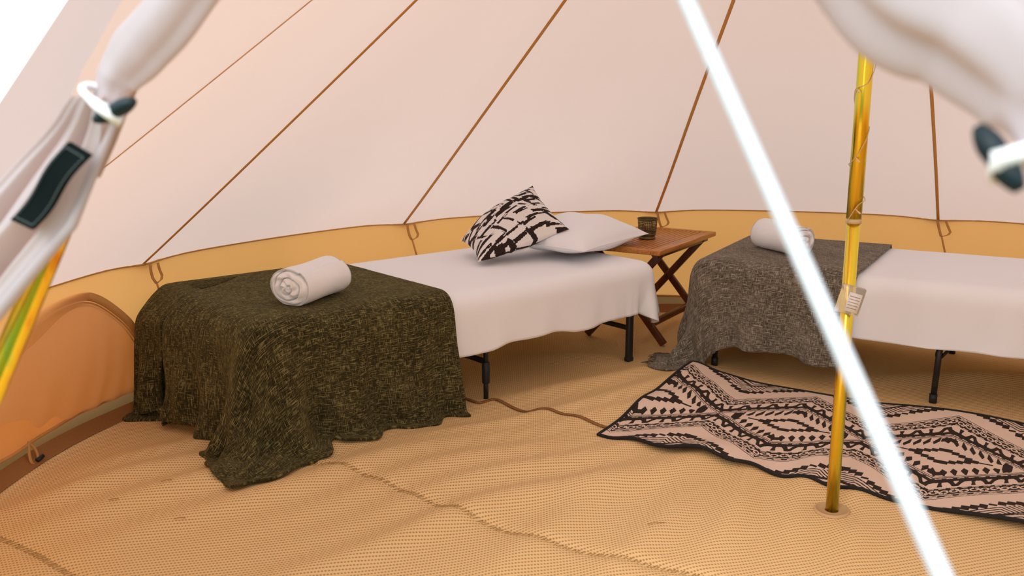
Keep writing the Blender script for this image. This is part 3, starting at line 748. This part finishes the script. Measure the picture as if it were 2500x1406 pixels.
# brush strokes
uv = np.array(UV); ink = np.zeros(len(uv)); rs = random.Random(21)
def vnoise(x, y, seed):
    r_ = np.random.default_rng(seed); G = r_.random((64,64)); xi = np.floor(x).astype(int); yi = np.floor(y).astype(int); fx, fy = x-xi, y-yi
    fx = fx*fx*(3-2*fx); fy = fy*fy*(3-2*fy); g_ = lambda a, b: G[a%64, b%64]
    return (g_(xi,yi)*(1-fx)+g_(xi+1,yi)*fx)*(1-fy)+(g_(xi,yi+1)*(1-fx)+g_(xi+1,yi+1)*fx)*fy
placed = []
for k_ in range(400):
    cx_, cy_ = rs.uniform(0,1), rs.uniform(0,1)
    if any(math.hypot(cx_-a, cy_-b) < .090 for a, b in placed): continue
    placed.append((cx_, cy_)); an = rs.choice([.25,.25,.12,.4,.3,-1.0,-1.25]) + rs.uniform(-.12,.12); Ls = rs.uniform(.06,.14); Ws = rs.uniform(.015,.036)
    for off_ in (0, 1.5):
        x = uv[:,0]-off_-cx_; y = uv[:,1]-cy_; s_ = x*math.cos(an)+y*math.sin(an); t_ = -x*math.sin(an)+y*math.cos(an)
        nz = vnoise(s_*22+40+k_, t_*90+30, 5+k_); dry = np.clip((s_/Ls+.1)*.9, 0, 1)
        m_ = (np.abs(s_) < Ls*(1-.2*nz)) & (np.abs(t_) < Ws*(1-.25*vnoise(s_*40+9, t_*0+k_+20, 77)))
        m_ &= ~((nz > .60) & (dry > .35)); sel = (uv[:,0] < 1.2) == (off_ == 0)
        ink = np.where(m_ & sel, 1.0, ink)
at = cu.data.attributes.new('ink', 'FLOAT', 'POINT'); at.data.foreach_set('value', ink.astype(np.float32))

# ------------------------------------------------------------------ rolled towels
def towel(name, a, b, r, turns, seed, squash=.86):
    """a = centre of the visible end, b = centre of the other end"""
    a, b = Vector(a), Vector(b); ax = (b-a); Ln = ax.length; ax.normalize(); z = Vector((0,0,1)); sd = z.cross(ax).normalized(); up = ax.cross(sd)
    rg = random.Random(seed); nt = 96; pitch = r/turns; V = []; F = []
    def rad(th, t):
        e = 1 + .035*math.sin(2*th+seed) + .02*math.sin(3*th+1+3*t) - .03*math.cos(th*1-.4)*0
        lip = 1 - .10*(((th-2.2)/(2*PI))%1)**6                       # free edge of the towel
        return r*e*lip*(1-.05*(2*t-1)**2)
    rows = []
    nr = 44
    def spiral(q, th):                                               # relief of the coiled layers on the end
        ph = (q*turns*(1+.06*math.sin(3*th+seed)) - th/(2*PI) + .10*math.sin(2*th+seed) + .08*math.sin(9*q+seed)) % 1; return -.024*abs(2*ph-1)**6 - .003*math.sin(5*th+9*q)
    for i in range(nr+1):                                            # visible end, centre to rim
        q = i/nr; rows.append([( q, .0 + (spiral(q, th) if q < .97 else 0) + .010*(1-q)**2*1.0 - .018*max(0,q-.86)**1.0*0 - .016*q**10, th) for th in [2*PI*k/nt for k in range(nt)]])
    idx = []
    for row in rows:
        for q, dz, th in row:
            rr = rad(th, 0)*q*(1-.03*q**8); V.append(a + sd*math.cos(th)*rr + up*math.sin(th)*rr*squash - ax*dz)
    body = 26
    for i in range(1, body):
        t = i/body
        for k in range(nt):
            th = 2*PI*k/nt; rr = rad(th, t); edge = 1-.06*math.exp(-((1-t)/.05)**2) - .0*t
            V.append(a + ax*(Ln*t) + sd*math.cos(th)*rr*edge + up*math.sin(th)*rr*squash*edge + up*.0025*math.sin(7*t+th))
    for i in range(nr, -1, -1):
        q = i/nr
        for k in range(nt):
            th = 2*PI*k/nt; rr = rad(th, 1)*q*.92; V.append(b + sd*math.cos(th)*rr + up*math.sin(th)*rr*squash + ax*(spiral(q, -th) - .016*q**10))
    m = nr+1 + body-1 + nr+1
    for i in range(m-1):
        for k in range(nt): F.append((i*nt+k, i*nt+(k+1)%nt, (i+1)*nt+(k+1)%nt, (i+1)*nt+k))
    zmin = min(p.z for p in V); base = a.z - r*squash
    flat = base + .10*r
    V = [Vector((p.x, p.y, p.z if p.z > flat else flat+(p.z-flat)*.15)) for p in V]
    cen = (a+b)/2; cen.z = min(p.z for p in V)
    o = link(name, [p-cen for p in V], F, M['towel_terry'], None, True); o.location = cen; return o
zb1 = T1+.018+.006+.004; r1 = .080
tw = towel('rolled_towel', (-.755,3.095,zb1+r1*.80), (-.640,3.345,zb1+r1*.86), r1, 2.5, 1)
tag(tw, 'rolled white towel lying on the olive throw blanket', 'towel', 'rolled white towels')
zb2 = T2+.018+.006+.004; r2 = .076
tw2 = towel('rolled_towel', (1.225,3.925,zb2+r2*.80), (1.125,4.20,zb2+r2*.84), r2, 2.7, 4)
tag(tw2, 'rolled white towel lying on the grey throw blanket', 'towel', 'rolled white towels')

# ------------------------------------------------------------------ folding table with metal holder
TA = math.radians(57.5); tb = empty('side_table', (.66, 4.143, 0), TA)
tag(tb, 'folding slatted hardwood side table between the two beds', 'table'); TL, TW, TZ = .70, .42, .475
rw = .045
for x0, x1, y0, y1 in ((0,TL,0,rw),(0,TL,TW-rw,TW)):
    mb = MB(); mb.box(((x0+x1)/2,(y0+y1)/2,TZ-.010), (x1-x0,y1-y0,.022), None, .003); mb.build('side_board', M['stained_wood'], tb)
for x0, x1 in ((0,.04),(TL-.04,TL)):
    mb = MB(); mb.box(((x0+x1)/2, TW/2, TZ-.010), (x1-x0, TW-2*rw-.002, .0215), None, .002); mb.build('end_board', M['stained_wood'], tb)
ns = 14; pit = (TW-2*rw)/ns; me0 = None
for i in range(ns):
    y = rw + pit*(i+.5)
    if me0 is None:
        mb = MB(); mb.box((0,0,0), (TL-.082, pit-.0065, .016), None, .002); o = mb.build('slat', M['stained_wood'], tb); me0 = o.data
    else:
        o = bpy.data.objects.new('slat', me0); C.objects.link(o); o.parent = tb
    o.location = (TL/2, y, TZ-.009)
def tfl(x, y): c, s = math.cos(TA), math.sin(TA); return fz1(.66+x*c-y*s, 4.143+x*s+y*c)
for x in (.09, TL-.11):
    for k_, (ya, yb) in enumerate(((TW-.03,.015),(.03,TW-.015))):
        xx = x + (.0 if k_ else .026); zf = tfl(xx, yb)
        mb = MB(); mb.beam((xx,ya,TZ-.022),(xx,yb,zf+.008), .034, .020, up=(1,0,0), bev=.003)
        mb.build('leg', M['dark_stained_wood'], tb)
for y, z in ((.085,.105),(TW-.085,.105)):
    mb = MB(); mb.beam((.10,y,z),(TL-.09,y,z), .020, .030, bev=.003); mb.build('stretcher', M['dark_stained_wood'], tb)
for y in (.035, TW-.035):
    mb = MB(); mb.beam((.03,y,TZ-.031),(TL-.05,y,TZ-.031), .026, .020, bev=.003); mb.build('top_bar', M['dark_stained_wood'], tb)
for x in (.09,TL-.11):
    mb = MB(); mb.tube([(x-.016,TW/2,.245),(x+.045,TW/2,.245)], .005, 10); mb.build('pivot_bolt', M['black_steel'], tb)

hd = empty('candle_holder', (.655, 4.515, TZ+.0015)); tag(hd, 'small bronze perforated metal candle holder on the wooden table', 'candle holder')
bm = bmesh.new(); na, nzr = 32, 9; rb, rt, z0, z1 = .040, .048, .026, .096; vv = []
for j in range(nzr+1):
    z = z0+(z1-z0)*j/nzr; r = rb+(rt-rb)*(z/z1)
    vv.append([bm.verts.new((r*math.cos(2*PI*(k+.5*(j%2))/na), r*math.sin(2*PI*(k+.5*(j%2))/na), z)) for k in range(na)])
fs = []
for j in range(nzr):
    for k in range(na): fs.append(bm.faces.new((vv[j][k], vv[j][(k+1)%na], vv[j+1][(k+1)%na], vv[j+1][k])))
for i, f in enumerate(fs):
    if i//na in (0, nzr-1): continue
    q_ = list(f.verts); c0_ = f.calc_center_median(); iv = [bm.verts.new(c0_+(w.co-c0_)*.64) for w in q_]; bm.faces.remove(f)
    for k in range(4): bm.faces.new((q_[k], q_[(k+1)%4], iv[(k+1)%4], iv[k]))
me = bpy.data.meshes.new('perforated_cup'); bm.to_mesh(me); bm.free(); me.materials.append(M['bronze_metal'])
o = bpy.data.objects.new('perforated_cup', me); C.objects.link(o); o.parent = hd; o.modifiers.new('t', 'SOLIDIFY').thickness = .0012
def lathe(prof, name, mat, parent, n=44):
    v = [(r*math.cos(2*PI*k/n), r*math.sin(2*PI*k/n), z) for r, z in prof for k in range(n)]
    f = [(i*n+k, i*n+(k+1)%n, (i+1)*n+(k+1)%n, (i+1)*n+k) for i in range(len(prof)-1) for k in range(n)]
    return link(name, v, f, mat, parent)
lathe([(.001,0),(.039,0),(.0415,.002),(.0415,.005),(.038,.008),(.038,.017),(.0425,.019),(.0425,.023),(.0415,.027),(.038,.026),(.036,.010),(.001,.010)], 'foot', M['bronze_metal'], hd)
lathe([(.0472,.094),(.0492,.095),(.0505,.0975),(.0492,.100),(.0472,.099),(.0468,.0965),(.0472,.094)], 'rim', M['bronze_metal'], hd)

# ------------------------------------------------------------------ rug
RA = math.radians(-31.5); ru = np.array([math.cos(RA), math.sin(RA)]); rv = np.array([ru[1], -ru[0]]); RO = np.array([.757, 3.80]); RL, RW = 1.76, .885
dx = .0022; ns_, nt_ = int(RL/dx), int(RW/dx)
S, T = np.meshgrid(np.linspace(0,RL,ns_+1), np.linspace(0,RW,nt_+1))
edge_w = .007*np.sin(4.6*S+.5)*0
Xr = RO[0]+S*ru[0]+T*rv[0]; Yr = RO[1]+S*ru[1]+T*rv[1]
Zr = floor_z(Xr, Yr)
def blur(a, k=9):
    ker = np.ones(k)/k; p_ = np.pad(a, k//2, mode='edge'); p_ = np.apply_along_axis(lambda m: np.convolve(m, ker, 'valid'), 0, p_); return np.apply_along_axis(lambda m: np.convolve(m, ker, 'valid'), 1, p_)
Zr = np.maximum(Zr, Zr) + .006
tn = T/RW
# the rug lies a little wavy: its two long edges ripple up off the floor
Zr = Zr + .016*np.clip(np.sin(6.3*S-.6), -.2, 1)*np.exp(-((1-tn)/.16)**2) + .020*np.clip(np.sin(5.4*S+2.2), -.1, 1)*np.exp(-(tn/.18)**2) + .003
c_, h_, p_ = RW/2, .216, .504; s0 = .526
tri_ = np.abs(((S-s0)/p_+.5)%1-.5)*2; vd = np.abs(T-c_)/h_ + tri_
ink = np.zeros(S.shape)
def band(a, b): return (vd >= a) & (vd < b)
qd = S/p_*2                                   # runs along the zigzag, 1 per side
def saw(per, ph=0): return ((qd/per+ph) % 1)
ink[band(.955,.975)] = 1; ink[band(1.005,1.035)] = 1
dash = saw(1/9.); ink[band(1.045,1.085)] = 1; ink[band(1.052,1.078) & (dash < .62)] = 0
ink[band(1.085,1.185)] = 1
# forked spikes growing from the dark bar
fy = (vd-1.185)/.22; a_ = saw(1/3.); up_ = np.where(((qd % 2) < 1), a_, 1-a_)
for ph, wd, sl_ in ((.22,.16,-.22),(.52,.10,.05),(.80,.15,.25)):
    xx = np.abs(up_-ph-sl_*fy); ink[(fy >= 0) & (fy < 1) & (xx < wd*(.35+.55*np.abs(fy-.45)+.15))] = 1
ink[(fy >= 0) & (fy < .18) & (np.abs(up_-.45) < .34)] = 1
# scroll band
ink[band(1.455,1.50)] = 1; ink[band(1.465,1.49) & (saw(1/9.,.3) < .6)] = 0
ink[band(1.50,1.71)] = 1
sy = (vd-1.605)/.085; a_ = saw(1/5.)
w1 = np.abs(sy-.72*np.tanh(2.6*np.sin(2*PI*a_))) < .26
curl = np.abs(np.hypot((a_-.25)*3.1, sy-.02)-.52) < .17; curl2 = np.abs(np.hypot((a_-.75)*3.1, sy+.02)-.52) < .17
ink[band(1.52,1.69) & (w1 & (np.abs(np.sin(2*PI*a_)) < .995))] = 0; ink[band(1.53,1.68) & (curl & (sy < .2))] = 0; ink[band(1.53,1.68) & (curl2 & (sy > -.2))] = 0
ink[band(1.735,1.795)] = 1; ink[band(1.750,1.780) & (saw(1/7.,.1) < .55)] = 0
ink[band(1.83,1.85)] = 1
# teeth inside each diamond
iy = (.945-vd)/.32; a_ = saw(1/9.); a_ = np.where(((qd % 2) < 1) ^ (T > c_), a_, 1-a_)
x0_ = .3+.45*iy; wd = np.where(iy < .58, .08+.50*iy, .37*(1-iy)/.42)
ink[(iy >= 0) & (iy < 1) & (np.abs(a_-x0_) < wd) & (np.abs(T-c_) > .02)] = 1
ink[(tri_ > .68) & (tri_ < .80) & (vd < .93) & (np.abs(T-c_) < .075*(1-np.abs(tri_-.74)/.07)*1.4)] = 1
ink[(tri_ < .10) & (vd < .90) & (vd > .74)] = 1
# stepped lozenge in the middle of the diamond
st = .020; sq = np.floor((S-s0+10.01)/st/1.6)*st*1.6-10.01+.016+0; dS = ((S-s0+p_/2) % p_)-p_/2
sq = (np.floor(np.abs(dS)/.021)+.5)*.021; tq = (np.floor(np.abs(T-c_)/.0150)+.5)*.0150
lz = sq/.108+tq/.078
ink[(lz > .70) & (lz < 1.05)] = 1
ink[(np.abs(T-c_) < .0065) & (np.abs(dS) > .10) & (np.abs(dS) < .145)] = 1
# stepped half lozenges along both long edges
dE = np.minimum(T, RW-T); dC = ((S-s0) % p_)-p_/2; sq = (np.floor(np.abs(dC)/.022)+.5)*.022; tq = (np.floor(dE/.0165)+.5)*.0165
hz = sq/.195+tq/.170
ink[(hz > .84) & (hz < 1.02)] = 1
hz2 = np.abs(dC)/.195+dE/.170
lf_ = np.abs(dC)-.055; chev = ((dE*1.0 + np.abs(lf_)*.9)/.019) % 1
ink[(hz2 < .80) & (hz2 > .36) & (chev < .42)] = 1
ink[(hz2 < .40) & (hz2 > .335)] = 1
ink[(hz2 < .335) & (((np.abs(dC)*1.0+dE*1.3)/.03 % 1) < .35)] = 1
ink[(dE < .0)] = 1
V = np.stack([Xr-RO[0], Yr-RO[1], Zr], -1).reshape(-1,3)
m_ = ns_+1; ii = np.arange(nt_)[:,None]*m_+np.arange(ns_)[None,:]; Fq = np.stack([ii+m_, ii+m_+1, ii+1, ii], -1).reshape(-1,4)
rug = link('rug', V, Fq, M['rug_print'], None, True); rug.location = (RO[0], RO[1], 0)
tag(rug, 'flatwoven rug with dark zigzag and diamond pattern beside the centre pole', 'rug')
at = rug.data.attributes.new('ink', 'FLOAT', 'POINT'); at.data.foreach_set('value', ink.astype(np.float32).ravel())
so = rug.modifiers.new('t', 'SOLIDIFY'); so.thickness = .003; so.offset = -1
G = V.reshape(nt_+1, ns_+1, 3); loop = list(G[0,::9])+list(G[::9,-1])+list(G[-1,::-9])+list(G[::-9,0])
mb = MB(); mb.tube([Vector(q)-Vector((0,0,.001)) for q in loop], .0062, 7, caps=False, up=(0,0,1)); mb.build('edge_binding', M['rug_edge'], rug)

# ------------------------------------------------------------------ small things
mb = MB(); rs = random.Random(3); nxb = int(.97/.019); foot = [Vector(bl2[0][j*nxb]) for j in range(0, 60)]
for j in range(len(foot)-1):
    for t_ in (0, .33, .66):
        a = foot[j].lerp(foot[j+1], t_); e = a + Vector((-.018-rs.uniform(0,.020), rs.uniform(-.010,.010), -.012 if a.z > .05 else 0)); e.z = max(e.z, .016)
        mb.tube([a, (a+e)/2+Vector((0,0,.004)), e], .0014, 5)
tag(mb.build('fringe', M['fringe'], t2), 'frayed fringe at the blanket corner', kind='stuff')
for (x, y), an, ln, lab in (((.39,2.36),.2,.05,'longest dry grass stalk lying on the groundsheet before the rug'),((-1.02,2.60),.5,.03,'tiny dry stalk on the groundsheet nearest the olive blanket'),
        ((-1.13,2.49),.3,.025,'shortest dry stalk on the groundsheet near the left wall tape'),((-.91,2.39),.2,.03,'short dry stalk on the groundsheet nearest the front edge')):
    mb = MB(); z = fz1(x,y)+.003; d_ = Vector((math.cos(an)*ln/2, math.sin(an)*ln/2, 0))
    mb.tube([-d_, Vector((0,.002,.002)), d_], .0012, 6); o = mb.build('dry_stalk', M['dry_grass']); o.location = (x,y,z+.001)
    tag(o, lab, 'grass stalk', 'dry stalks on the groundsheet')
lf_o = MB(); lf_o.add([(-.006,0,0),(0,-.0035,.0015),(.007,.001,.0005),(.001,.004,.002),(-.006,0,.0012),(0,-.0035,.0027),(.007,.001,.0017),(.001,.004,.0032)], [(3,2,1,0),(4,5,6,7),(0,1,5,4),(1,2,6,5),(2,3,7,6),(3,0,4,7)])
lf_o = lf_o.build('dry_leaf', M['leaf_dark'], smooth=False); lf_o.location = (-1.075, 3.33, T1+.018+.006+.0055); lf_o.rotation_euler = (0,0,1.2)
tag(lf_o, 'tiny dark dry leaf lying on top of the olive blanket', 'leaf')
